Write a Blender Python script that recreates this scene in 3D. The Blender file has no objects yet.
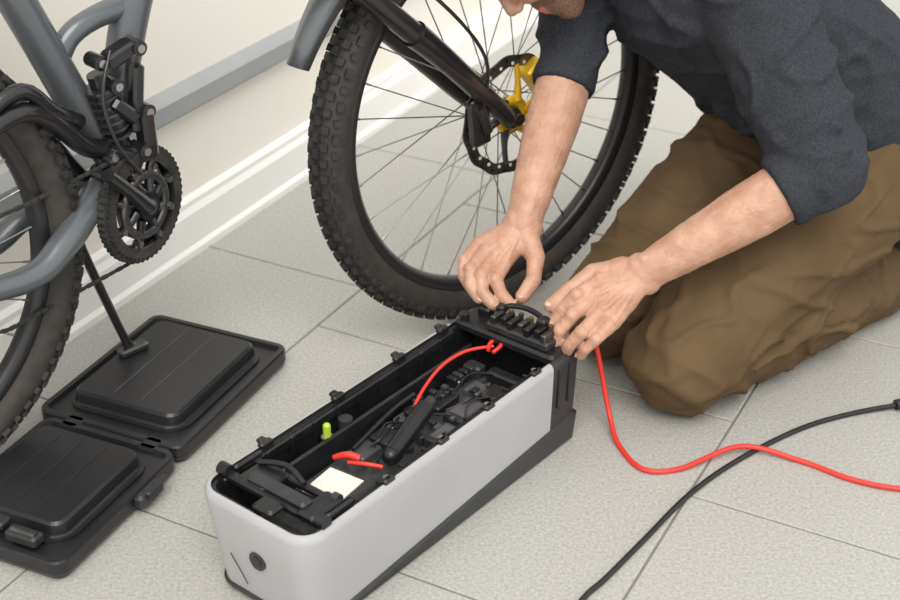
import bpy, bmesh, math, random
from mathutils import Vector, Matrix, noise
random.seed(7)
V=Vector
scene=bpy.context.scene
COL=bpy.context.collection
try:
    scene.view_settings.view_transform='Standard'
except Exception: pass

# ------------------------------------------------------------ materials
def mat(name,col,rough=.5,metal=0,col2=None,nscale=50,bump=0,bscale=200,spec=.5,detail=4,nfac=(.35,.65),coat=0,sub=0,stretch=None,bdist=.002):
    m=bpy.data.materials.new(name);m.use_nodes=True
    nt=m.node_tree;b=nt.nodes['Principled BSDF']
    b.inputs['Base Color'].default_value=(*col,1)
    b.inputs['Roughness'].default_value=rough;b.inputs['Metallic'].default_value=metal
    b.inputs['Specular IOR Level'].default_value=spec
    b.inputs['Coat Weight'].default_value=coat
    if sub:
        b.inputs['Subsurface Weight'].default_value=sub
        b.inputs['Subsurface Radius'].default_value=(.012,.004,.002)
        b.inputs['Subsurface Scale'].default_value=.6
    tc=nt.nodes.new('ShaderNodeTexCoord');src=tc.outputs['Object']
    if stretch:
        mp=nt.nodes.new('ShaderNodeMapping');mp.inputs['Scale'].default_value=stretch
        nt.links.new(src,mp.inputs['Vector']);src=mp.outputs['Vector']
    if col2:
        n=nt.nodes.new('ShaderNodeTexNoise');n.inputs['Scale'].default_value=nscale;n.inputs['Detail'].default_value=detail
        nt.links.new(src,n.inputs['Vector'])
        r=nt.nodes.new('ShaderNodeValToRGB');r.color_ramp.elements[0].position=nfac[0];r.color_ramp.elements[1].position=nfac[1]
        r.color_ramp.elements[0].color=(*col,1);r.color_ramp.elements[1].color=(*col2,1)
        nt.links.new(n.outputs['Fac'],r.inputs['Fac']);nt.links.new(r.outputs['Color'],b.inputs['Base Color'])
    if bump:
        n2=nt.nodes.new('ShaderNodeTexNoise');n2.inputs['Scale'].default_value=bscale;n2.inputs['Detail'].default_value=3
        nt.links.new(src,n2.inputs['Vector'])
        bp=nt.nodes.new('ShaderNodeBump');bp.inputs['Strength'].default_value=bump;bp.inputs['Distance'].default_value=bdist
        nt.links.new(n2.outputs['Fac'],bp.inputs['Height']);nt.links.new(bp.outputs['Normal'],b.inputs['Normal'])
    return m
M={}
M['tile']=mat('tile_stone',(.325,.323,.302),.45,col2=(.50,.492,.462),nscale=210,detail=8,bump=.2,bscale=300,nfac=(.3,.7),bdist=.001)
M['grout']=mat('grout',(.24,.225,.20),.9,col2=(.19,.18,.16),nscale=30)
M['wall']=mat('painted_wall',(.95,.91,.82),.6,col2=(.96,.93,.86),nscale=2,bump=.05,bscale=60)
M['trim']=mat('white_trim',(.95,.94,.90),.4,col2=(.96,.95,.93),nscale=5)
M['rail']=mat('grey_rail',(.32,.335,.345),.4,col2=(.38,.39,.40),nscale=4)
M['shell']=mat('grey_plastic',(.40,.40,.415),.42,col2=(.43,.43,.445),nscale=6,bump=.06,bscale=700)
M['blk']=mat('black_plastic',(.010,.010,.011),.34,col2=(.016,.016,.018),nscale=30,bump=.05,bscale=500)
M['blk2']=mat('charcoal_plastic',(.026,.026,.028),.42,col2=(.034,.034,.037),nscale=30,bump=.08,bscale=500)
M['case']=mat('case_plastic',(.014,.014,.016),.33,col2=(.020,.020,.022),nscale=8,bump=.10,bscale=400)
M['rub']=mat('tyre_rubber',(.020,.019,.018),.72,col2=(.038,.036,.033),nscale=60,bump=.2,bscale=300)
M['side']=mat('tyre_sidewall',(.032,.028,.025),.7,col2=(.050,.043,.038),nscale=60)
M['rim']=mat('rim_alloy',(.05,.05,.052),.35,.6)
M['steel']=mat('steel',(.45,.45,.46),.3,1)
M['dsteel']=mat('dark_steel',(.10,.10,.105),.4,.9,col2=(.16,.16,.16),nscale=40)
M['frame']=mat('frame_paint',(.115,.127,.14),.32,.3,col2=(.13,.142,.155),nscale=5,coat=.3)
M['fork']=mat('fork_black',(.012,.012,.014),.3,coat=.4)
M['gold']=mat('gold_anodised',(.88,.55,.03),.35,.3)
M['brass']=mat('brass',(.25,.19,.08),.4,.7)
M['red']=mat('red_insulation',(.72,.035,.025),.4,col2=(.78,.05,.035),nscale=20)
M['green']=mat('green_cap',(.42,.62,.05),.4)
M['label']=mat('label_paper',(.80,.79,.73),.6,col2=(.70,.69,.63),nscale=120)
M['pcb']=mat('circuit_board',(.024,.030,.030),.45,col2=(.06,.06,.06),nscale=90)
M['mod']=mat('module_grey',(.065,.065,.07),.4,col2=(.09,.09,.095),nscale=40)
M['shirt']=mat('heather_jersey',(.028,.031,.039),.95,col2=(.052,.056,.066),nscale=300,detail=8,bump=.18,bscale=700,spec=.1,nfac=(.3,.7),bdist=.001)
M['trou']=mat('brown_cotton',(.108,.069,.036),.9,col2=(.128,.084,.045),nscale=12,detail=6,bump=.2,bscale=1500,spec=.12,bdist=.0004)
M['skin']=mat('skin',(.46,.245,.165),.48,col2=(.57,.335,.235),nscale=34,bump=.4,bscale=330,sub=.10,detail=8)
M['nail']=mat('nail',(.64,.41,.33),.3)
M['hair']=mat('hair',(.05,.03,.02),.8,col2=(.10,.065,.04),nscale=200,bump=.6,bscale=400)
M['beard']=mat('stubble',(.08,.045,.03),.8,col2=(.34,.18,.12),nscale=600,detail=2,bump=.6,bscale=700)
M['lip']=mat('lips',(.50,.15,.11),.45)
M['eye']=mat('eye_white',(.8,.8,.78),.2)
M['shoe']=mat('shoe_leather',(.03,.025,.02),.6)

# ------------------------------------------------------------ mesh builder
class MB:
    def __init__(s): s.v=[];s.f=[];s.m=[];s.mats=[];s.sm=[]
    def mi(s,m):
        if m not in s.mats: s.mats.append(m)
        return s.mats.index(m)
    def add(s,vs,fs,m,smooth=False):
        o=len(s.v);s.v+=[tuple(v) for v in vs];k=s.mi(m)
        for f in fs: s.f.append([i+o for i in f]);s.m.append(k);s.sm.append(smooth)
    def box(s,c,sz,m,R=None,b=0):
        c=V(c);x,y,z=[q/2 for q in sz]
        if b<=0:
            vs=[V((i*x,j*y,k*z)) for i in(-1,1) for j in(-1,1) for k in(-1,1)]
            fs=[(0,1,3,2),(4,6,7,5),(0,4,5,1),(2,3,7,6),(0,2,6,4),(1,5,7,3)]
        else:
            def ring8(dz,ins):
                X_,Y_=x-ins,y-ins;q=b
                return [V(p) for p in((-X_+q,-Y_,dz),(X_-q,-Y_,dz),(X_,-Y_+q,dz),(X_,Y_-q,dz),(X_-q,Y_,dz),(-X_+q,Y_,dz),(-X_,Y_-q,dz),(-X_,-Y_+q,dz))]
            rs=[ring8(-z,b),ring8(-z+b,0),ring8(z-b,0),ring8(z,b)]
            vs=[p for r in rs for p in r];fs=[tuple(reversed(range(8))),tuple(range(24,32))]
            for k in range(3):
                for i in range(8):
                    j=(i+1)%8;fs.append((k*8+i,k*8+j,k*8+8+j,k*8+8+i))
        if R is not None: vs=[R@v for v in vs]
        s.add([v+c for v in vs],fs,m)
    def cyl(s,p0,p1,r0,m,r1=None,n=16,caps=True,smooth=True):
        p0=V(p0);p1=V(p1);r1=r0 if r1 is None else r1
        d=(p1-p0).normalized();a=d.orthogonal().normalized();b=d.cross(a)
        vs=[]
        for p,r in((p0,r0),(p1,r1)):
            for i in range(n):
                t=2*math.pi*i/n;vs.append(p+a*(r*math.cos(t))+b*(r*math.sin(t)))
        s.add(vs,[(i,(i+1)%n,n+(i+1)%n,n+i) for i in range(n)],m,smooth)
        if caps: s.add(vs,[tuple(reversed(range(n))),tuple(range(n,2*n))],m)
    def tube(s,pts,r,m,n=12,sub=6):
        pts=[V(p) for p in pts];rs=r if isinstance(r,(list,tuple)) else [r]*len(pts)
        P=[];Rr=[]
        if sub>1 and len(pts)>2:
            for i in range(len(pts)-1):
                a=pts[max(i-1,0)];b=pts[i];c=pts[i+1];d=pts[min(i+2,len(pts)-1)]
                for k in range(sub):
                    t=k/sub
                    P.append(.5*((2*b)+(c-a)*t+(2*a-5*b+4*c-d)*t*t+(3*b-a-3*c+d)*t**3));Rr.append(rs[i]*(1-t)+rs[i+1]*t)
            P.append(pts[-1]);Rr.append(rs[-1])
        else: P=pts;Rr=list(rs)
        vs=[];up=None
        for i,p in enumerate(P):
            d=(P[min(i+1,len(P)-1)]-P[max(i-1,0)]).normalized()
            a=d.orthogonal().normalized() if up is None else (up-d*up.dot(d)).normalized()
            up=a;b=d.cross(a)
            for k in range(n):
                t=2*math.pi*k/n;vs.append(p+a*(Rr[i]*math.cos(t))+b*(Rr[i]*math.sin(t)))
        fs=[]
        for i in range(len(P)-1):
            for k in range(n):
                j=(k+1)%n;fs.append((i*n+k,i*n+j,(i+1)*n+j,(i+1)*n+k))
        s.add(vs,fs,m,True);L=(len(P)-1)*n
        s.add(vs,[tuple(reversed(range(n))),tuple(range(L,L+n))],m)
    def sph(s,c,r,m,n=16,Rm=None):
        c=V(c);r=(r,r,r) if not isinstance(r,(tuple,list)) else r
        vs=[];h=n//2
        for i in range(h+1):
            ph=math.pi*i/h
            for k in range(n):
                t=2*math.pi*k/n
                q=V((r[0]*math.sin(ph)*math.cos(t),r[1]*math.sin(ph)*math.sin(t),r[2]*math.cos(ph)))
                if Rm is not None:q=Rm@q
                vs.append(c+q)
        fs=[]
        for i in range(h):
            for k in range(n):
                j=(k+1)%n;fs.append((i*n+k,(i+1)*n+k,(i+1)*n+j,i*n+j))
        s.add(vs,fs,m,True)
    def lathe(s,prof,m,c=(0,0,0),n=96,smooth=True,closed=True):
        c=V(c);k=len(prof);vs=[]
        for i in range(n):
            t=2*math.pi*i/n
            for r,y in prof: vs.append(c+V((r*math.cos(t),y,r*math.sin(t))))
        fs=[]
        for i in range(n):
            j=(i+1)%n
            for q in range(k if closed else k-1):
                w=(q+1)%k;fs.append((i*k+q,i*k+w,j*k+w,j*k+q))
        s.add(vs,fs,m,smooth)
    def loft(s,rings,mats,smooth=False,cap0=True,cap1=True):
        n=len(rings[0]);o=len(s.v);s.v+=[tuple(v) for r in rings for v in r]
        for k in range(len(rings)-1):
            for i in range(n):
                j=(i+1)%n;mm=mats[k]
                if callable(mm): mm=mm((V(rings[k][i])+V(rings[k][j]))/2)
                s.f.append([o+k*n+i,o+k*n+j,o+(k+1)*n+j,o+(k+1)*n+i]);s.m.append(s.mi(mm));s.sm.append(smooth)
        if cap0: s.f.append([o+i for i in reversed(range(n))]);s.m.append(s.mi(mats[0] if not callable(mats[0]) else M['blk']));s.sm.append(False)
        if cap1: s.f.append([o+(len(rings)-1)*n+i for i in range(n)]);s.m.append(s.mi(mats[-1] if not callable(mats[-1]) else M['blk']));s.sm.append(False)
    def obj(s,name,parent=None,mw=None,fix=True):
        me=bpy.data.meshes.new(name);me.from_pydata(s.v,[],s.f)
        for m in s.mats: me.materials.append(m)
        for i,p in enumerate(me.polygons): p.material_index=s.m[i];p.use_smooth=s.sm[i]
        if fix:
            bm=bmesh.new();bm.from_mesh(me)
            loose=[v for v in bm.verts if not v.link_faces]
            bmesh.ops.delete(bm,geom=loose,context='VERTS')
            bmesh.ops.recalc_face_normals(bm,faces=bm.faces);bm.to_mesh(me);bm.free()
        o=bpy.data.objects.new(name,me);COL.objects.link(o)
        if parent: o.parent=parent
        if mw is not None: o.matrix_local=mw
        return o
def empty(name,loc=(0,0,0),rz=0,parent=None):
    e=bpy.data.objects.new(name,None);COL.objects.link(e);e.location=loc;e.rotation_euler=(0,0,rz)
    e.empty_display_size=.1
    if parent:e.parent=parent
    return e
def head(az): a=math.radians(az);return V((math.sin(a),math.cos(a),0))
def yaw(az): return math.radians(90-az)

# ------------------------------------------------------------ floor
hd=head(27.9);hn=V((hd.y,-hd.x,0))
fl=MB()
cols=[-1.972,-1.572,-1.172,-.81,-.448,-.086,.276,.638,1.0,1.362,1.724]
anch=[1.4,1.878,1.181,1.236,1.574,1.1,1.5,1.2,1.4,1.6]
ln=.545
def P2(s_,o_,z): return hd*s_+hn*o_+V((0,0,z))
for ci in range(len(cols)-1):
    o0,o1=cols[ci],cols[ci+1];a=anch[ci%len(anch)]
    s0=a-ln*6
    while s0<5.2:
        s1=s0+ln
        if s1>-.9:
            g=.0018;b=.0014
            rr=[]
            for z,e in((-.02,0),(-.0014,0),(0,b)):
                rr.append([P2(s0+g+e,o0+g+e,z),P2(s1-g-e,o0+g+e,z),P2(s1-g-e,o1-g-e,z),P2(s0+g+e,o1-g-e,z)])
            fl.loft(rr,[M['tile']]*2,cap0=False)
        s0=s1
c=[P2(-1,-1.98,-.0025),P2(5.3,-1.98,-.0025),P2(5.3,1.73,-.0025),P2(-1,1.73,-.0025)]
fl.add(c,[(0,3,2,1)],M['grout'])
fl.obj('floor')

# ------------------------------------------------------------ wall, baseboard, rail
W0=-1.535
def wallbox(name,o0,o1,z0,z1,m,s0=-.9,s1=5.2):
    w=MB();vs=[P2(a,b,c) for a in(s0,s1) for b in(o0,o1) for c in(z0,z1)]
    w.add(vs,[(0,1,3,2),(4,6,7,5),(0,4,5,1),(2,3,7,6),(0,2,6,4),(1,5,7,3)],m)
    o=w.obj(name);md=o.modifiers.new('bev','BEVEL');md.width=.004;md.segments=2
    return o
wallbox('wall_back',W0-.15,W0,0,2.6,M['wall'])
wb=MB()
prof=[(0,0),(.022,0),(.022,.012),(.016,.020),(.016,.082),(.010,.094),(.010,.104),(.004,.110),(.0,.112)]
r0=[P2(-.9,W0+a,b) for a,b in prof];r1=[P2(5.2,W0+a,b) for a,b in prof]
wb.loft([r0,r1],[M['trim']]);wb.obj('baseboard_back')
wr=MB()
prof=[(0,.280),(.022,.280),(.024,.285),(.024,.315),(.020,.319),(.004,.332),(0,.332)]
r0=[P2(-.9,W0+a,b) for a,b in prof];r1=[P2(5.2,W0+a,b) for a,b in prof]
wr.loft([r0,r1],[M['rail']]);wr.obj('trim_1')

# ------------------------------------------------------------ wheel
def wheel(parent,R,tr,rotor,name):
    t=MB()
    prof=[]
    for i in range(20):
        a=2*math.pi*i/20;prof.append((R-tr-.002+(tr-.004)*math.cos(a),(tr-.002)*math.sin(a)))
    t.lathe(prof,M['side'],n=128)
    N=88
    for i in range(N):
        for row,(ang,w,l,h) in enumerate([(-66,.010,.013,.008),(-36,.010,.011,.007),(-10,.010,.014,.007),(12,.010,.014,.007),(37,.010,.011,.007),(66,.010,.013,.008)]):
            th=2*math.pi*(i+(.5 if row%2 else 0))/N
            if i%2 and row in(0,5): l=.009
            a=math.radians(ang);ct=V((math.cos(th),0,math.sin(th)));ta=V((-math.sin(th),0,math.cos(th)))
            nrm=(ct*math.cos(a)+V((0,1,0))*math.sin(a)).normalized();bi=ta.cross(nrm)
            cc=ct*(R-tr-.002)+ (nrm*(tr-.002))
            Rm=Matrix((ta,bi,nrm)).transposed()
            t.box(cc,(l,w,h*1.5),M['rub'],Rm)
    t.obj(name+'_tyre',parent)
    m=MB();ri=R-2*tr
    m.lathe([(ri+.010,-.013),(ri+.008,-.016),(ri-.006,-.015),(ri-.014,-.006),(ri-.014,.006),(ri-.006,.015),(ri+.008,.016),(ri+.010,.013)],M['rim'],n=96)
    fx=.026 if rotor else .040
    m.lathe([(.016,-fx-.005),(.021,-fx-.003),(.030,-fx),(.030,-fx+.004),(.019,-fx+.010),(.017,0),(.019,.030),(.030,.036),(.030,.040),(.021,.043),(.016,.045)],M['fork'],n=32,closed=False)
    m.cyl((0,-.052,0),(0,.06,0),.009,M['dsteel'])
    n=32
    for i in range(n):
        th=2*math.pi*i/n;sd=1 if i%2 else -1;off=(1 if (i//2)%2 else -1)*math.radians(52)
        a=V((.027*math.cos(th+off),(.037 if sd>0 else -fx+.002),.027*math.sin(th+off)));b=V(((ri-.012)*math.cos(th),sd*.003,(ri-.012)*math.sin(th)))
        m.cyl(a,b,.0012,M['steel'],n=6,caps=False)
        m.cyl(b,b+(a-b).normalized()*.014,.002,M['steel'],n=6)
    m.obj(name+'_rim_and_spokes',parent)
    if rotor:
        r=MB();y0=-.032;y1=-.0295;K=72
        ro=.1015;rin=.082
        vs=[]
        for i in range(K):
            th=2*math.pi*i/K;w=.0016*math.sin(12*th)
            for (rad,y) in((ro+w,y0),(ro+w,y1),(rin+w,y1),(rin+w,y0)):vs.append(V((rad*math.cos(th),y,rad*math.sin(th))))
        fs=[]
        for i in range(K):
            j=(i+1)%K
            for q in range(4):
                w=(q+1)%4;fs.append((i*4+q,i*4+w,j*4+w,j*4+q))
        r.add(vs,fs,M['dsteel'])
        for i in range(44):
            th=2*math.pi*i/44;rad=.088 if i%2 else .0955
            p=V((rad*math.cos(th),y0-.0006,rad*math.sin(th)));r.cyl(p,p+V((0,.0034,0)),.0032,M['label'] if i%2 else M['fork'],n=8)
        for i in range(6):
            th=2*math.pi*i/6
            p=[V((.026*math.cos(th),-.031,.026*math.sin(th))),V((.054*math.cos(th+.28),-.031,.054*math.sin(th+.28))),V((.085*math.cos(th+.42),-.031,.085*math.sin(th+.42)))]
            r.tube(p,[.008,.005,.0045],M['gold'] if i in(0,1,5) else M['dsteel'],n=8)
        r.lathe([(.015,-.035),(.032,-.034),(.032,-.028),(.015,-.028)],M['gold'],n=32)
        r.obj(name+'_brake_rotor',parent)

bike=empty('mountain_bike')
FW=V((.079,2.143,0));fw=empty('front_end',(FW.x,FW.y,.37),yaw(50),bike)
wheel(fw,.37,.031,True,'front')
k=MB()
for sgn in(-1,1):
    k.tube([(-.010,sgn*.043,-.003),(-.040,sgn*.048,.024),(-.155,sgn*.056,.134),(-.220,sgn*.058,.192)],[.012,.0155,.018,.021],M['fork'],n=20)
    k.cyl((-.210,sgn*.058,.183),(-.400,sgn*.058,.352),.0175,M['fork'],n=20)
    k.sph((-.008,sgn*.043,0),(.019,.012,.019),M['fork'])
k.cyl((-.004,-.058,0),(-.004,-.045,0),.010,M['dsteel'])
k.tube([(-.220,-.058,.195),(-.310,-.045,.275),(-.330,0,.29),(-.310,.045,.275),(-.220,.058,.195)],.013,M['fork'])
k.tube([(-.400,-.070,.352),(-.415,0,.367),(-.400,.070,.352)],.024,M['fork'])
k.box((.050,-.036,.056),(.062,.030,.038),M['gold'],Matrix.Rotation(.9,3,'Y'),.004)
k.box((.066,-.040,.014),(.028,.026,.054),M['gold'],Matrix.Rotation(.2,3,'Y'),.004)
k.box((.042,-.040,-.030),(.022,.018,.044),M['gold'],Matrix.Rotation(-.4,3,'Y'),.004)
k.box((-.082,-.046,.012),(.035,.022,.075),M['fork'],Matrix.Rotation(-.1,3,'Y'),.005)
k.cyl((-.092,-.058,.045),(-.074,-.058,.0),.009,M['fork'])
k.tube([(-.084,-.058,.04),(-.094,-.073,.13),(-.19,-.080,.24),(-.33,-.07,.35)],.003,M['fork'],n=8)
k.obj('suspension_fork',fw)
g=MB();rows=[]
for i in range(15):
    t=i/14;an=math.radians(157-60*t);rad=.430-.02*t;w=.018+.016*min(1,t*3)
    c0=V((rad*math.cos(an),0,rad*math.sin(an)));no=c0.normalized()
    rows.append([c0+V((0,-w,0))-no*.018,c0+V((0,-w*.8,0)),c0+no*.006,c0+V((0,w*.8,0)),c0+V((0,w,0))-no*.018,
                 c0+V((0,w*.7,0))-no*.006,c0-no*.001,c0+V((0,-w*.7,0))-no*.006])
g.loft(rows,[M['frame']]*14,smooth=True);g.obj('front_mudguard',fw)
BB=V((-.4585,1.87,0));rf=empty('rear_end',BB,yaw(45),bike)
RY=-.005
rw=empty('rear_wheel',(-.465,RY,.36),0,rf);wheel(rw,.36,.031,False,'rear')
fr=MB();G=M['frame']
fr.tube([(-.0,.02,.355),(-.064,-.0,.372),(-.151,-.045,.340),(-.24,-.062,.315),(-.465,-.066,.36)],[.021,.023,.021,.018,.014],G,n=20)
fr.tube([(-.0,.05,.345),(-.064,.065,.36),(-.151,.07,.335),(-.24,.070,.308),(-.465,.066,.36)],[.020,.020,.018,.016,.013],G,n=20)
fr.cyl((0,-.0,.335),(0,.075,.335),.027,G,n=24)
fr.tube([(-.215,.03,.85),(-.135,.03,.672),(-.068,.03,.506),(-.02,.03,.40),(0,.03,.335)],[.024,.026,.026,.024,.024],G,n=20)
hw=V((FW.x,FW.y,0))+head(50)*(-.475)
rel=hw-BB;hl=V((rel.dot(head(45)),rel.dot(V((-head(45).y,head(45).x,0))),0))
fr.tube([(0,.03,.335),(-.010,.03,.436),(.048,.03,.63),(.10,.035,.72),(hl.x,hl.y,.80)],[.022,.024,.028,.030,.03],G,n=20)
fr.tube([(-.215,.03,.83),(-.05,.03,.86),(hl.x,hl.y,.86)],[.018,.02,.022],G,n=20)
up=V((-.055,-.02,.10));fr.cyl(V((hl.x,hl.y,.80))-up*.9,V((hl.x,hl.y,.86))+up*.5,.027,G,n=24)
fr.tube([(-.096,.03,.545),(-.065,.03,.592),(-.02,.03,.612),(.045,.03,.62)],[.018,.016,.016,.018],G,n=16)
fr.tube([(-.088,-.01,.49),(-.14,-.04,.53),(-.20,-.055,.575),(-.32,-.055,.50),(-.465,-.062,.37)],[.012,.011,.010,.010,.010],M['fork'],n=12)
fr.tube([(-.03,.0,.43),(-.08,-.01,.45),(-.19,-.05,.545),(-.33,-.055,.48),(-.465,-.062,.36)],[.014,.015,.014,.012,.011],M['fork'],n=12)
fr.tube([(-.03,.06,.43),(-.08,.08,.45),(-.19,.075,.545),(-.465,.066,.36)],[.013,.013,.012,.011],G,n=12)
fr.obj('bike_frame',rf)
sh=MB();F_=M['fork']
sh.cyl((-.045,.0,.545),(-.015,.0,.42),.014,F_);sh.cyl((-.040,0,.525),(-.025,0,.46),.021,F_,n=20)
for i in range(7):
    z=.45+.012*i;xx=-.023-.24*(z-.45);sh.cyl((xx,0,z),(xx-.001,0,z+.004),.023,M['dsteel'],n=20)
sh.box((-.012,-.012,.57),(.05,.03,.022),F_,Matrix.Rotation(-.3,3,'Y'),.004)
sh.box((.005,-.015,.50),(.018,.02,.10),F_,Matrix.Rotation(.15,3,'Y'),.004)
sh.box((-.03,-.02,.42),(.06,.025,.03),F_,Matrix.Rotation(.5,3,'Y'),.005)
sh.box((.012,-.02,.445),(.022,.03,.07),F_,Matrix.Rotation(.0,3,'Y'),.005)
sh.box((-.02,-.02,.49),(.05,.02,.02),F_,Matrix.Rotation(.8,3,'Y'),.004)
for p in [(-.05,-.03,.43),(0,-.035,.425),(.012,-.03,.575),(-.045,-.02,.565),(-.06,-.02,.40),(.015,-.03,.48),(-.03,-.03,.53)]:
    sh.cyl(p,(p[0],p[1]+.03,p[2]),.011,F_);sh.cyl((p[0],p[1]-.003,p[2]),p,.006,M['steel'])
sh.tube([(-.03,-.02,.58),(-.06,-.035,.52),(-.05,-.045,.45),(-.02,-.045,.40)],.003,F_,n=8)
sh.obj('rear_shock_linkage',rf)
cr=empty('crankset',(-.012,-.022,.342),yaw(28)-yaw(45),rf)
c=MB();T=52
def ringteeth(rad,y,th,depth,mm,inner):
    vs=[];K=T*4
    for i in range(K):
        a=2*math.pi*i/K;rr=rad+(depth if i%4 in(1,2) else 0)
        for (q,yy) in((rr,y-th),(rr,y+th),(inner,y+th),(inner,y-th)):vs.append(V((q*math.cos(a),yy,q*math.sin(a))))
    fs=[]
    for i in range(K):
        j=(i+1)%K
        for q in range(4):fs.append((i*4+q,i*4+(q+1)%4,j*4+(q+1)%4,j*4+q))
    c.add(vs,fs,mm)
ringteeth(.087,0,.006,.0022,M['rub'],.070)
ringteeth(.080,-.008,.002,.003,M['dsteel'],.066)
ringteeth(.080,.010,.003,.003,M['fork'],.064)
c.lathe([(.052,-.010),(.049,-.012),(.042,-.012),(.039,-.010),(.039,.002),(.052,.002)],M['dsteel'],n=64)
for i in range(8):
    a=2*math.pi*i/8+.2
    c.tube([V((.022*math.cos(a),-.008,.022*math.sin(a))),V((.045*math.cos(a+.2),-.006,.045*math.sin(a+.2))),V((.070*math.cos(a+.15),-.004,.070*math.sin(a+.15)))],[.008,.006,.007],M['fork'],n=8,sub=3)
    c.cyl((.058*math.cos(a+.15),-.014,.058*math.sin(a+.15)),(.058*math.cos(a+.15),0,.058*math.sin(a+.15)),.005,M['steel'],n=10)
c.cyl((0,-.018,0),(0,.03,0),.022,M['fork'],n=24);c.cyl((0,-.021,0),(0,-.016,0),.012,M['steel'],n=16)
c.tube([(0,.085,0),(-.03,.092,.05),(-.09,.10,.14)],[.014,.012,.012],M['fork'])
c.tube([(-.004,-.014,.0),(-.04,-.018,.040),(-.085,-.022,.085)],[.014,.010,.010],M['fork'])
c.obj('chainring',cr)
ch=MB()
def chain(pts):
    pts=[V(p) for p in pts]
    for a,b in zip(pts,pts[1:]):
        L=(b-a).length;n=max(1,int(L/.0127));d=(b-a)/n
        Rm=Matrix((d.normalized(),V((0,1,0)),d.normalized().cross(V((0,1,0))))).transposed()
        for i in range(n):
            ch.box(a+d*(i+.5),(d.length*.96,.004 if i%2 else .0055,.0055),M['rub'],Rm,.001)
chain([(-.03,-.022,.257),(-.25,-.030,.232),(-.43,-.045,.262)])
chain([(-.01,-.022,.428),(-.20,-.030,.405),(-.44,-.045,.395)])
ch.lathe([(.03,-.005),(.048,-.005),(.050,0),(.048,.005),(.03,.005)],M['dsteel'],c=(-.465,-.045,.36),n=36)
ch.cyl((-.465,-.05,.36),(-.465,.03,.36),.03,M['dsteel'])
ch.cyl((-.44,-.051,.27),(-.44,-.037,.27),.02,M['fork']);ch.box((-.45,-.060,.30),(.03,.02,.09),M['fork'],None,.005)
ch.obj('drive_chain',rf)
ks=MB()
ks.tube([(-.085,.075,.35),(-.066,.070,.25),(-.022,.062,.085),(-.012,.06,.060)],[.010,.0075,.007,.010],M['fork'])
ks.box((-.010,.058,.0585),(.05,.022,.012),M['dsteel'],None,.003)
ks.box((-.085,.070,.345),(.035,.03,.03),M['fork'],None,.004)
ks.obj('kickstand',rf)

# ------------------------------------------------------------ carry case
Bc=V((-.263,1.954,0));cs=empty('tool_case',Bc,yaw(24))
def rrect(x0,x1,y0,y1,r,z,n=6):
    pts=[]
    for cx,cy,a0 in((x1-r,y0+r,-90),(x1-r,y1-r,0),(x0+r,y1-r,90),(x0+r,y0+r,180)):
        for i in range(n+1):
            a=math.radians(a0+90*i/n);pts.append(V((cx+r*math.cos(a),cy+r*math.sin(a),z)))
    return pts
def half(b,x0,x1,y0,y1,pad):
    C_=M['case']
    def R(e,z,r): return rrect(x0+e,x1-e,y0+e,y1-e,max(r-e,.004),z)
    b.loft([R(.010,.0,.02),R(.004,.004,.02),R(0,.012,.02),R(0,.030,.02),R(.002,.033,.02),R(.010,.033,.02),R(.013,.026,.02),R(.020,.026,.02)],[C_]*7)
    px0,px1,py0,py1,pz=pad
    def Q(e,z,r): return rrect(px0+e,px1-e,py0+e,py1-e,max(r-e,.003),z)
    b.loft([Q(-.010,.026,.03),Q(-.010,.031,.03),Q(-.003,.031,.025),Q(0,.034,.022),Q(.003,pz-.004,.022),Q(.007,pz,.022)],[C_]*5)
ca=MB()
half(ca,-.318,0,0,.262,(-.278,-.035,.035,.228,.052))
half(ca,-.600,-.324,0,.235,(-.555,-.360,.032,.212,.052))
for y in(.10,.15): ca.box((-.155,y+.01,.0522),(.20,.0015,.001),M['mod'])
ca.cyl((-.321,.02,.022),(-.321,.225,.022),.007,M['blk2'])
for y in(.05,.19): ca.box((-.321,y,.028),(.03,.03,.010),M['case'],None,.003)
ca.box((-.41,-.006,.020),(.055,.016,.022),M['blk2'],None,.004);ca.box((-.41,-.014,.026),(.03,.008,.012),M['blk'],None,.002)
ca.box((-.40,-.012,.030),(.05,.012,.006),M['blk2'],None,.002)
ca.box((-.575,.075,.040),(.022,.05,.016),M['blk2'],None,.003)
ca.cyl((-.575,.055,.045),(-.575,.095,.045),.006,M['dsteel'])
ca.box((-.560,.135,.038),(.030,.04,.012),M['blk2'],None,.003)
for y in(.085,.125,.165): ca.box((-.455,y,.0525),(.15,.0015,.001),M['blk2'])
ca.obj('case_halves',cs)

# ------------------------------------------------------------ battery box
bx=empty('battery_box',(-.0665,1.5775,0),math.radians(51.5))
b=MB();bk=M['blk'];gr=M['shell']
XE=.222;X0=-.291
def outl(e,z,r=.036,x1=.290,w=.0985,slope=False):
    pts=[];x0=X0+e;x1-=e;w-=e;r=max(r-e,.004);r2=.010 if e<.012 else .004
    n=8
    for cx,cy,a0,q in((x1-r2,-w+r2,-90,r2),(x1-r2,w-r2,0,r2)):
        for i in range(n+1):
            a=math.radians(a0+90*i/n);pts.append(V((cx+q*math.cos(a),cy+q*math.sin(a),z)))
    pts.append(V((XE,w,z)))
    for cx,cy,a0,q in((x0+r,w-r,90,r),(x0+r,-w+r,180,r)):
        for i in range(n+1):
            a=math.radians(a0+90*i/n);pts.append(V((cx+q*math.cos(a),cy+q*math.sin(a),z)))
    pts.append(V((XE,-w,z)))
    for p in pts:
        t=max(0,min(1,(p.x-X0)/.57))
        if slope: p.z=z-.036*(1-t)
        k_=max(0,1-p.z/.15)*(1-t)
        p.x+=.016*k_;p.y*=1-.10*k_
    return pts
def gm(p): return gr if p.x<XE-.0001 else M['blk2']
B2=M['blk2']
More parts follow.
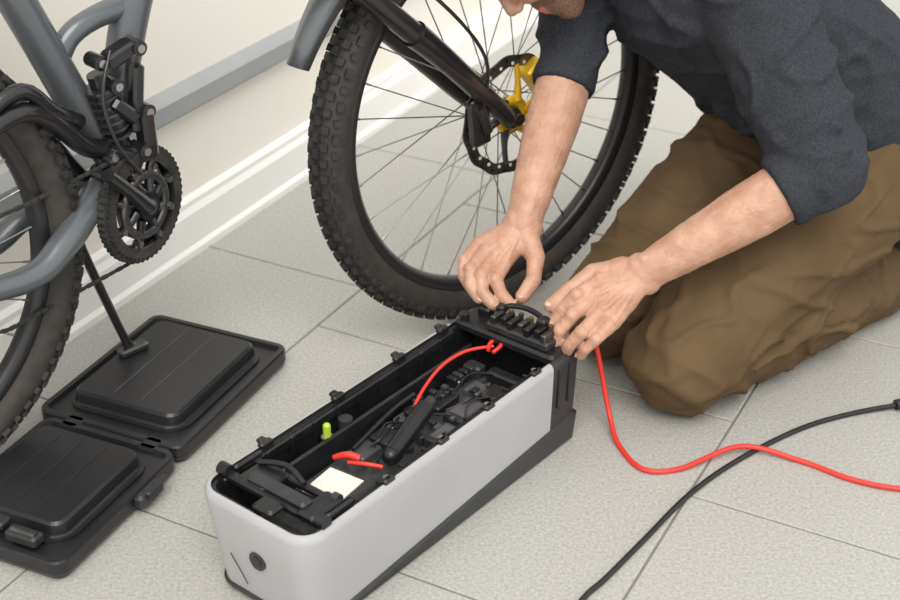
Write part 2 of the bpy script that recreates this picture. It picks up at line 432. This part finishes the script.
rings=[outl(.006,0),outl(.001,.004),outl(-.002,.047,slope=True),outl(.0025,.050,slope=True),outl(.0025,.052,slope=True),outl(.001,.10),outl(0,.150),outl(.001,.156),outl(.004,.160),outl(.009,.161),outl(.010,.157),outl(.015,.157),outl(.017,.150),outl(.019,.065)]
ms=[B2,B2,B2,gm,gm,gm,gm,gm,gm,bk,bk,bk,bk]
b.loft(rings,ms,smooth=True)
ob=b.obj('battery_shell',bx)
md=ob.modifiers.new('e','EDGE_SPLIT');md.split_angle=math.radians(35)
d=MB()
for i in range(10):
    x=-.225+.045*i
    for s in(-1,1): d.box((x,s*.078,.115),(.005,.008,.085),bk)
for x in(-.17,-.03,.10,.20):
    d.box((x,.089,.160),(.022,.010,.012),bk,None,.002);d.box((x,.096,.164),(.012,.010,.006),bk,None,.0015)
for x in(-.13,-.02,.08,.19):
    d.box((x,-.089,.161),(.020,.009,.010),bk,None,.002);d.cyl((x,-.086,.150),(x,-.086,.166),.0045,M['steel'],n=10)
d.box((-.02,.080,.150),(.47,.007,.016),bk,None,.002);d.box((-.02,-.080,.150),(.47,.007,.012),bk,None,.002)
d.box((.02,.050,.118),(.40,.006,.05),bk,None,.001)
d.box((.257,0,.158),(.056,.180,.016),bk,None,.004)
d.box((.257,-.02,.172),(.042,.110,.014),B2,None,.003)
for i in range(7): d.box((.250+.006*(i%2),-.066+.015*i,.184),(.026,.009,.014),bk if i%3 else M['dsteel'],None,.0015)
for i in range(5): d.cyl((.268,-.060+.018*i,.178),(.268,-.060+.018*i,.193),.004,M['dsteel'] if i%2 else M['brass'],n=10)
d.box((.270,.060,.172),(.018,.022,.018),bk,None,.003);d.cyl((.24,.078,.160),(.24,.078,.176),.008,bk)
d.box((.2905,-.045,.10),(.006,.05,.09),B2,None,.002)
for x in(.236,.262): d.box((x,-.0985,.115),(.004,.004,.07),bk,None,.001)
d.box((-.244,0,.158),(.014,.172,.012),bk,None,.003);d.box((-.200,.0,.156),(.010,.160,.010),bk,None,.002)
d.box((-.223,.040,.160),(.050,.050,.010),bk,None,.003);d.box((-.223,-.058,.160),(.056,.030,.012),bk,None,.003)
d.box((-.234,.0,.167),(.020,.100,.008),B2,None,.003);d.box((-.264,-.01,.163),(.026,.034,.010),bk,None,.003)
for y in(-.084,.084): d.cyl((-.246,y-.008,.166),(-.246,y+.008,.166),.009,bk);d.box((-.212,y*.95,.162),(.05,.010,.012),bk,None,.003)
d.cyl((-.200,-.07,.164),(-.200,-.06,.164),.007,B2);d.tube([(-.210,.06,.168),(-.200,.02,.174),(-.210,-.02,.170)],.004,bk,n=8)
d.obj('battery_frame_parts',bx)
e_=MB()
xb=X0+.016*(1-.088/.15)
e_.cyl((xb-.0015,-.005,.088),(xb+.004,-.005,.088),.0135,B2,n=28);e_.cyl((xb-.0025,-.005,.088),(xb,-.005,.088),.008,bk,n=24)
e_.tube([(xb+.0005,.045,.075),(xb+.001,.03,.055),(xb+.003,.020,.035)],.0008,B2,n=6)
e_.obj('power_button',bx)
# electronics
q=MB();MO=M['mod']
q.box((-.01,-.014,.085),(.44,.120,.045),M['pcb'],None,.004)
q.box((.105,-.032,.113),(.060,.044,.016),B2,None,.003);q.box((.105,-.032,.122),(.044,.030,.003),MO,None,.001)
q.box((.160,-.040,.115),(.036,.030,.022),bk,None,.003);q.box((.160,-.006,.112),(.030,.026,.014),MO,None,.002)
q.box((.105,.012,.113),(.050,.024,.014),bk,None,.002)
for i in range(5): q.cyl((.085+.010*i,.012,.118),(.085+.010*i,.012,.126),.0035,M['dsteel'],n=10)
for i in range(4): q.box((.150+.013*i,.030,.118),(.009,.018,.018),B2 if i%2 else bk,None,.0015)
q.box((.030,-.048,.118),(.050,.026,.022),B2,None,.002);q.box((.030,-.048,.1295),(.036,.016,.002),MO)
q.box((.045,.022,.113),(.045,.030,.014),MO,None,.002);q.cyl((.045,.022,.118),(.045,.022,.128),.009,bk,n=20)
q.box((-.010,.020,.112),(.035,.034,.012),B2,None,.002)
q.box((-.055,.020,.112),(.040,.030,.014),MO,None,.002)
q.box((-.080,-.050,.113),(.045,.020,.014),B2,None,.002)
q.box((.200,-.030,.118),(.020,.060,.024),bk,None,.003);q.box((.200,.028,.116),(.020,.030,.02),B2,None,.003)
random.seed(3)
for i in range(44):
    x=random.uniform(-.10,.19);y=random.uniform(-.066,.040)
    s=(random.uniform(.005,.014),random.uniform(.004,.012),random.uniform(.004,.012))
    q.box((x,y,.108+s[2]/2+ (.010 if .07<x<.18 else .002)),s,random.choice([bk,B2,MO,M['pcb']] if i%8 else [M['steel']]),None,.001)
for i in range(8):
    x=random.uniform(-.08,.15);y=random.uniform(-.055,.03);z=random.uniform(.116,.128)
    q.tube([(x,y,z),(x+random.uniform(.02,.05),y+random.uniform(-.02,.02),z+.010),(x+random.uniform(.06,.10),y+random.uniform(-.03,.03),z-.005)],.0016,random.choice([bk,B2]),n=6)
q.box((-.155,-.020,.120),(.074,.074,.028),B2,None,.003)
q.box((-.157,-.018,.1347),(.060,.054,.0014),M['label'],Matrix.Rotation(.1,3,'Z'))
q.cyl((-.060,-.034,.136),(.040,-.010,.148),.0135,bk,n=24);q.cyl((.038,-.0104,.148),(.056,-.007,.150),.009,B2,n=20)
q.sph((-.062,-.0345,.136),.013,bk)
q.cyl((-.088,.056,.10),(-.088,.056,.140),.009,bk,n=20);q.cyl((-.088,.056,.140),(-.088,.056,.158),.0055,M['green'],n=16)
q.sph((-.088,.056,.158),.0055,M['green']);q.cyl((-.088,.056,.138),(-.088,.056,.142),.0085,M['steel'],n=20)
q.cyl((-.045,.062,.12),(-.045,.062,.146),.010,B2,n=20)
q.tube([(-.075,.022,.128),(.02,.035,.134),(.07,.036,.136)],.0035,bk,n=8)
q.tube([(-.112,.022,.136),(-.104,.004,.144),(-.098,-.012,.142)],[.0040,.0050,.0045],M['red'],n=12)
q.tube([(-.108,.0,.136),(-.100,-.026,.140),(-.088,-.042,.136)],.0030,M['red'],n=10)
q.tube([(.225,.012,.150),(.19,.035,.150),(.14,.040,.148),(.09,.032,.140),(.055,.022,.130)],.0026,M['red'],n=10)
q.tube([(.21,.002,.150),(.225,.000,.154),(.236,.006,.155),(.234,.016,.155),(.222,.017,.153),(.21,.010,.151)],.0032,M['red'],n=10)
q.obj('battery_electronics',bx)
rg=MB();pts=[]
for i in range(13):
    a=math.pi*(i/12);pts.append(V((.268+.014*math.sin(a),-.008+.036*math.cos(a),.188+.007*math.sin(a))))
rg.tube(pts,.0045,bk,n=10,sub=1)
rg.box((.268,-.046,.192),(.020,.016,.016),bk,None,.003);rg.box((.266,.028,.190),(.016,.014,.014),bk,None,.003)
rg.obj('connector_strap',bx)

# ------------------------------------------------------------ cables
def cable(name,pts,r,m,extra=None):
    t=MB();t.tube(pts,r,m,n=12,sub=10)
    if extra: extra(t)
    return t.obj(name)
cable('red_cable',[(.205,1.775,.178),(.219,1.782,.135),(.232,1.784,.075),(.243,1.765,.025),(.2523,1.718,.005),(.281,1.656,.0045),(.3365,1.656,.0045),(.4323,1.7005,.0125),(.5164,1.6757,.0045),(.5792,1.6317,.0045),(.6451,1.608,.0045),(.75,1.60,.0045)],.0040,M['red'])
def plug(t):
    t.cyl((.695,1.8155,.009),(.725,1.822,.010),.0085,bk,r1=.010);t.cyl((.725,1.822,.010),(.80,1.84,.011),.011,bk)
cable('black_cable',[(.70,1.817,.008),(.6206,1.798,.004),(.5341,1.7575,.004),(.4287,1.6805,.004),(.3423,1.5966,.004),(.258,1.4865,.004),(.2037,1.4155,.004),(.1716,1.377,.004),(.13,1.30,.004),(.12,1.15,.004)],.0040,bk,plug)

# ------------------------------------------------------------ man
man=empty('man')
def remesh(name,prims,vox,smooth,material,post=None,parent=man,mats=None,matfn=None):
    t=MB()
    for p in prims:
        if p[0]=='c':
            _,a,ra,b_,rb=p;a=V(a);b_=V(b_)
            t.cyl(a,b_,ra,material,r1=rb,n=24);t.sph(a,ra,material,n=20);t.sph(b_,rb,material,n=20)
        elif p[0]=='d':
            _,a,ra,b_,rb=p;t.cyl(a,b_,ra,material,r1=rb,n=36)
        elif p[0]=='e':
            t.sph(p[1],p[2],material,n=24,Rm=p[3] if len(p)>3 else None)
    tmp=t.obj(name+'_tmp',fix=True)
    m=tmp.modifiers.new('r','REMESH');m.mode='VOXEL';m.voxel_size=vox
    s=tmp.modifiers.new('s','SMOOTH');s.iterations=smooth;s.factor=.5
    dg=bpy.context.evaluated_depsgraph_get();dg.update()
    me=bpy.data.meshes.new_from_object(tmp.evaluated_get(dg));me.name=name
    bpy.data.objects.remove(tmp,do_unlink=True)
    me.materials.clear()
    for mm in (mats or [material]): me.materials.append(mm)
    if post:
        nn=[v.normal.copy() for v in me.vertices]
        for v,n in zip(me.vertices,nn): v.co=v.co+n*post(v.co,n)
    for p in me.polygons:
        p.use_smooth=True
        if matfn: p.material_index=matfn(p.center)
    o=bpy.data.objects.new(name,me);COL.objects.link(o);o.parent=parent
    return o
def ridge(x): return 1-2*abs(x)
def sst(x,a,b):
    t=max(0,min(1,(x-a)/(b-a)));return t*t*(3-2*t)
lat=V((-.61,.79,0));fwdm=V((-.79,-.61,0));sd=V((.61,-.79,0))
Lsh=V((.43,2.0,.625));Lel=V((.538,1.845,.400));Lwr=V((.2826,1.799,.251))
Rsh=V((.215,2.27,.68));Rel=V((.1935,2.121,.4725));Rwr=V((.111,1.931,.261))
pel=V((.64,2.19,.36));mid=V((.53,2.17,.47));che=V((.37,2.13,.60))
pr=[]
for s in(-.075,0,.075):
    o=lat*s;rr=.135 if s else .145
    pr+=[('c',pel+o,rr,mid+o,rr),('c',mid+o,rr,che+o,rr-.01)]
LF=(Lwr-Lel);RF=(Rwr-Rel);LFn=LF.normalized();RFn=RF.normalized()
pr+=[('c',che,.12,Lsh,.085),('c',che,.12,Rsh,.080),('c',Lsh,.088,Lel,.066),('c',Rsh,.078,Rel,.054)]
LC=.074;RC=.060
pr+=[('d',Lel-LFn*.01,.063,Lel+LFn*(LC-.006),.052),('d',Lel+LFn*(LC-.020),.0560,Lel+LFn*LC,.0550)]
pr+=[('d',Rel,.053,Rel+RFn*(RC-.006),.049),('d',Rel+RFn*(RC-.018),.0520,Rel+RFn*RC,.0510)]
pr+=[('c',che,.10,V((.27,2.11,.672)),.066)]
def fold(a,b_,r): pr.append(('c',a,r,b_,r*.6))
for i,t in enumerate((.40,.54,.68,.80,.92)):
    p=Lsh.lerp(Lel,t);fold(p+V((-.066,-.02,-.016+.012*i)),p+V((.028,-.064,.030)),.012)
for t in(.6,.75,.9):
    p=Rsh.lerp(Rel,t);fold(p+V((-.04,-.02,0)),p+V((.03,-.035,.015)),.011)
fold(Lsh+V((-.03,.01,-.075)),mid+V((-.02,-.10,-.06)),.018)
fold(Lsh+V((.03,.03,-.06)),mid+V((.06,-.12,-.02)),.016)
fold(mid+V((-.10,-.08,-.08)),pel+V((-.06,-.12,-.05)),.016)
def pshirt(co,n):
    w_=noise.noise(co*5)
    a=noise.noise(V((co.x*5+co.z*7+w_,co.y*6,co.z*11-co.x*8)))
    a2=noise.noise(V((co.x*10-co.z*8,co.y*9+w_,co.z*16+co.x*9))+V((5,3,1)))
    d=.008*max(0,1-4*abs(a))**1.5+.0035*max(0,1-4*abs(a2))**1.5-.004
    m_=1
    for el,wn,L in((Lel,LFn,LC),(Rel,RFn,RC)):
        r=co-el;u=r.dot(wn)
        if r.length<.12: m_=min(m_,1-sst(u,L-.045,L-.02))
    return d*m_
remesh('shirt',pr,.006,5,M['shirt'],pshirt)
Lh=V((.72,2.10,.30));Rh=V((.58,2.25,.30));Lk=V((.352,1.820,.090));Rk=V((.265,1.990,.086))
La=V((.750,2.130,.062));Ra=V((.62,2.28,.062))
pt=[('c',Lh,.125,Rh,.125),('c',pel+lat*.07,.13,pel-lat*.07,.13),('c',Lh+V((.04,.03,0)),.12,Rh+V((.04,.03,0)),.12)]
for hh,kk,aa in((Lh,Lk,La),(Rh,Rk,Ra)):
    mk=hh.lerp(kk,.5)+V((0,0,.015))
    pt+=[('c',hh,.118,mk,.100),('c',mk,.100,kk,.082),('c',kk,.082,kk.lerp(aa,.4)+V((0,0,.002)),.080),('c',kk.lerp(aa,.4)+V((0,0,.002)),.080,aa,.062)]
def tf(a,b_,r): pt.append(('c',a,r,b_,r*.5))
kb=Lk+V((.17,.10,.015))+sd*.062
for dx,dz,r in((-.14,.075,.010),(-.10,.105,.010),(-.03,.120,.011),(.05,.115,.012),(.13,.09,.012)):
    tf(kb,kb+V((dx*.79,dx*.61,dz))-sd*(.02 if dz<.11 else .012),r)
for dx,dz,r in((-.12,-.02,.010),(.02,-.05,.010),(.12,-.03,.012)):
    tf(kb,kb+V((dx*.79,dx*.61,dz)),r)
tf(Rh+V((-.10,-.08,.07)),Rk+V((.0,-.02,.07)),.012)
tf(Lh+V((-.06,-.03,.09)),Lk+V((.06,.02,.085)),.010)
def ptr(co,n):
    u=co.dot(fwdm);v=co.dot(sd)
    w_=noise.noise(co*5);w2=noise.noise(co*6+V((7,7,7)))
    a=noise.noise(V((u*3+w_*.8,v*9+w2,co.z*12-u*7+w_)))
    b_=noise.noise(V((u*7+w2,v*8-u*3,co.z*20+u*10))+V((9,2,4)))
    ra=max(0,1-5*abs(a))**1.5;rb=max(0,1-5*abs(b_))**1.5
    k=.008*ra+.005*rb-.003+.004*w_
    return k if co.z>.02 else k*.2
to=remesh('trousers',pt,.006,4,M['trou'],ptr)
for v in to.data.vertices:
    if v.co.z<.002: v.co.z=.002+ (v.co.z-.002)*.03
for nm,aa in(('shoe_1',La),('shoe_2',Ra)):
    dr=V((.79,.61,0))
    remesh(nm,[('c',aa,.045,aa+dr*.05+V((0,0,-.008)),.05),('c',aa+dr*.05+V((0,0,.03)),.045,aa+dr*.12+V((0,0,.02)),.04),('c',aa+dr*.02+V((0,0,-.02)),.036,aa+dr*.16+V((0,0,-.022)),.036)],.008,4,M['shoe'])
# ---- arms and hands
EX=V((1,0,0));EU=V((0,.4955,.8686));EF=V((0,.8686,-.4955))
def hand(name,O,elb,fingers,thumb,pal):
    def w(p): return O+EX*(p[0]*.001)+EU*(p[1]*.001)+EF*(p[2]*.001)
    ps=[];nails=[];joints=[]
    F3=(O-elb)
    st=elb+F3*.08
    ps+=[('c',st,.043,elb+F3*.38,.0430),('c',elb+F3*.38,.0430,elb+F3*.72,.0345),('c',elb+F3*.72,.0345,O,.0265)]
    lt=F3.normalized().cross(EF).normalized()
    ps+=[('c',O+lt*.009,.0235,O-lt*.009,.0235)]
    ps+=[('e',tuple(O-lt*.018-EF*.012-F3*.03),(.011,.011,.011))]
    for i,fg in enumerate(fingers):
        r=(.0104,.0106,.0100,.0088)[i]
        k0=w(fg[0]);ps.append(('c',O.lerp(k0,.15),.020,k0,.0128))
        P=[w(x) for x in fg]
        ps+=[('c',P[0],.0118,P[1],r*.95),('c',P[1],r*.98,P[2],r*.88),('c',P[2],r*.92,P[3],r*.84)]
        out=(-EF*.8+EU*.5).normalized()
        ps.append(('e',tuple(P[1]+out*.0018),(r*1.06,r*1.06,r*1.06)));ps.append(('e',tuple(P[2]+out*.001),(r*.97,r*.97,r*.97)))
        ps.append(('e',tuple(P[0]+out*.005),(.0105,.0105,.0105)))
        ps.append(('c',O.lerp(P[0],.35)-EF*.0170,.0035,P[0]-EF*.012,.004))
        nails.append((P[2],P[3],r));joints+=[(P[1],(P[2]-P[0]).normalized()),(P[2],(P[3]-P[1]).normalized())]
    for a,b_ in zip(fingers,fingers[1:]):
        ps.append(('c',w(a[0]),.0120,w(b_[0]),.0120));ps.append(('c',w(a[0]).lerp(O,.5),.017,w(b_[0]).lerp(O,.5),.017))
    T=[w(x) for x in thumb]
    ps+=[('c',O.lerp(T[0],.5),.020,T[0],.020),('c',T[0],.0200,T[1],.0145),('c',T[1],.0142,T[2],.0118),('c',T[2],.0128,T[3],.0102)]
    ps+=[('c',T[0].lerp(T[1],.4),.014,w(fingers[0][0]).lerp(O,.35),.014)]
    joints+=[(T[2],(T[3]-T[1]).normalized())]
    nails.append((T[2],T[3],.0112))
    for p in pal: ps.append(('c',w(p[0]),p[2],w(p[1]),p[2]))
    vv=elb+F3*.35
    ps.append(('c',vv-EF*.0405,.0028,O-F3*.08-EF*.0272+lt*.006,.0024))
    def hp(co,n):
        r=(co-O).length
        d=.0007*noise.noise(co*70)+ .0006*ridge(noise.noise(co*200))
        d+=.0012*noise.noise(co*25) if r>.05 else 0
        for J,ax in joints:
            q_=co-J
            if q_.length<.016 and n.dot(-EF)>-.2:
                u=q_.dot(ax);d-=.0012*max(0,math.cos(u*1500))*max(0,1-abs(u)/.006)
        return d
    remesh(name,ps,.0020,3,M['skin'],hp)
    nm=MB()
    for a,b_,r in nails:
        d=(b_-a).normalized();out=(-EF*.7+EU*.7);out=(out-d*out.dot(d)).normalized();sdv=d.cross(out)
        Rm=Matrix((d,sdv,out)).transposed();c=b_+d*.0015+out*(r*.62)
        nm.sph(c,(.0068,.0058,.0026),M['nail'],n=14,Rm=Rm)
    nm.obj(name+'_nails',man)
hand('left_arm_and_hand',Lwr,Lel,
 [[(-64,-10,4),(-99,-32,-14),(-120,-53,-8),(-131,-71,-2)],
  [(-69,-31,-8),(-106,-61,-26),(-123,-83,-17),(-127,-99,-8)],
  [(-61,-52,-16),(-94,-86,-34),(-110,-104,-24),(-114,-114,-12)],
  [(-46,-69,-22),(-73,-95,-36),(-88,-110,-27),(-93,-118,-17)]],
 [(-28,6,10),(-72,0,14),(-108,-25,6),(-136,-46,-2)],
 [((-20,-10,4),(-45,-35,2),.020)])
hand('right_arm_and_hand',Rwr,Rel,
 [[(-24,-50,-22),(-42,-82,-44),(-33,-104,-52),(-20,-119,-52)],
  [(-42,-45,-20),(-64,-75,-44),(-62,-101,-52),(-47,-119,-54)],
  [(-57,-38,-14),(-80,-66,-36),(-80,-91,-45),(-68,-110,-48)],
  [(-66,-28,-4),(-90,-52,-22),(-91,-75,-31),(-83,-91,-34)]],
 [(6,-16,-8),(20,-47,-22),(16,-81,-40),(-2,-107,-50)],
 [((-8,-15,-6),(-30,-30,-12),.019)])
# ---- head
upv=V((-.85,-.25,.45)).normalized();fv=V((-.45,-.2,-.87));fv=(fv-upv*fv.dot(upv)).normalized();rv=fv.cross(upv)
HO=V((.1265,2.052,.672));HM=Matrix((rv,fv,upv)).transposed().to_4x4();HM.translation=HO
he=empty('head',parent=man);he.matrix_local=HM
hp=[('e',(0,-.012,.045),(.074,.094,.088)),('e',(0,.015,-.02),(.064,.075,.085)),('e',(0,.045,-.065),(.046,.045,.042)),('e',(0,.068,-.092),(.024,.020,.020)),
 ('c',(-.055,.0,-.05),.022,(-.02,.065,-.09),.018),('c',(.055,.0,-.05),.022,(.02,.065,-.09),.018),
 ('c',(0,.084,.025),.009,(0,.106,-.012),.0105),('e',(-.011,.098,-.016),(.008,.010,.007)),('e',(.011,.098,-.016),(.008,.010,.007)),
 ('c',(-.035,.078,.040),.010,(.035,.078,.040),.010),('e',(-.035,.066,-.01),(.022,.018,.018)),('e',(.035,.066,-.01),(.022,.018,.018)),
 ('c',(-.016,.086,-.048),.006,(.016,.086,-.048),.006),('c',(-.014,.085,-.058),.0065,(.014,.085,-.058),.0065),
 ('e',(-.078,-.012,.005),(.007,.018,.030)),('e',(.078,-.012,.005),(.007,.018,.030)),
 ('c',(0,-.03,-.03),.058,(0,-.075,-.13),.060)]
def hmat(c):
    if c.y>.075 and -.064<c.z<-.043 and abs(c.x)<.022: return 2
    if c.z<-.025 and c.y>-.01 and not(c.z>-.036 and abs(c.x)<.012): return 1
    return 0
remesh('face',hp,.0035,4,M['skin'],None,parent=he,mats=[M['skin'],M['beard'],M['lip']],matfn=hmat)
hh=MB();hh.sph((0,-.022,.052),(.080,.092,.090),M['hair'],n=32);hh.obj('hair',he)
ey=MB()
for s in(-1,1):
    ey.sph((s*.031,.074,.018),.0125,M['eye']);ey.sph((s*.031,.0835,.017),.005,M['fork'],n=10)
    ey.tube([(s*.015,.088,.043),(s*.032,.089,.049),(s*.05,.078,.043)],[.003,.004,.002],M['hair'],n=8)
ey.obj('eyes_and_brows',he)

# ------------------------------------------------------------ light
w=bpy.data.worlds.new('sky');scene.world=w;w.use_nodes=True
nt=w.node_tree;bg=nt.nodes['Background'];bg.inputs['Color'].default_value=(1,.99,.97,1);bg.inputs['Strength'].default_value=1.18
s=bpy.data.lights.new('sun','SUN');s.energy=2.3;s.angle=math.radians(40);s.color=(1,.96,.89)
so=bpy.data.objects.new('sun',s);COL.objects.link(so);so.rotation_euler=(V((0,0,0))-V((.05,-.85,1.15))).to_track_quat('-Z','Y').to_euler();so.location=(0,-2,4)

# ------------------------------------------------------------ camera
cam=bpy.data.cameras.new('camera');co=bpy.data.objects.new('camera',cam);COL.objects.link(co)
cam.sensor_width=36;cam.lens=56;co.location=(0,0,1.235);co.rotation_euler=(math.pi/2-math.atan(800/1400),0,0)
cam.dof.use_dof=True;cam.dof.focus_distance=1.98;cam.dof.aperture_fstop=5
scene.camera=co
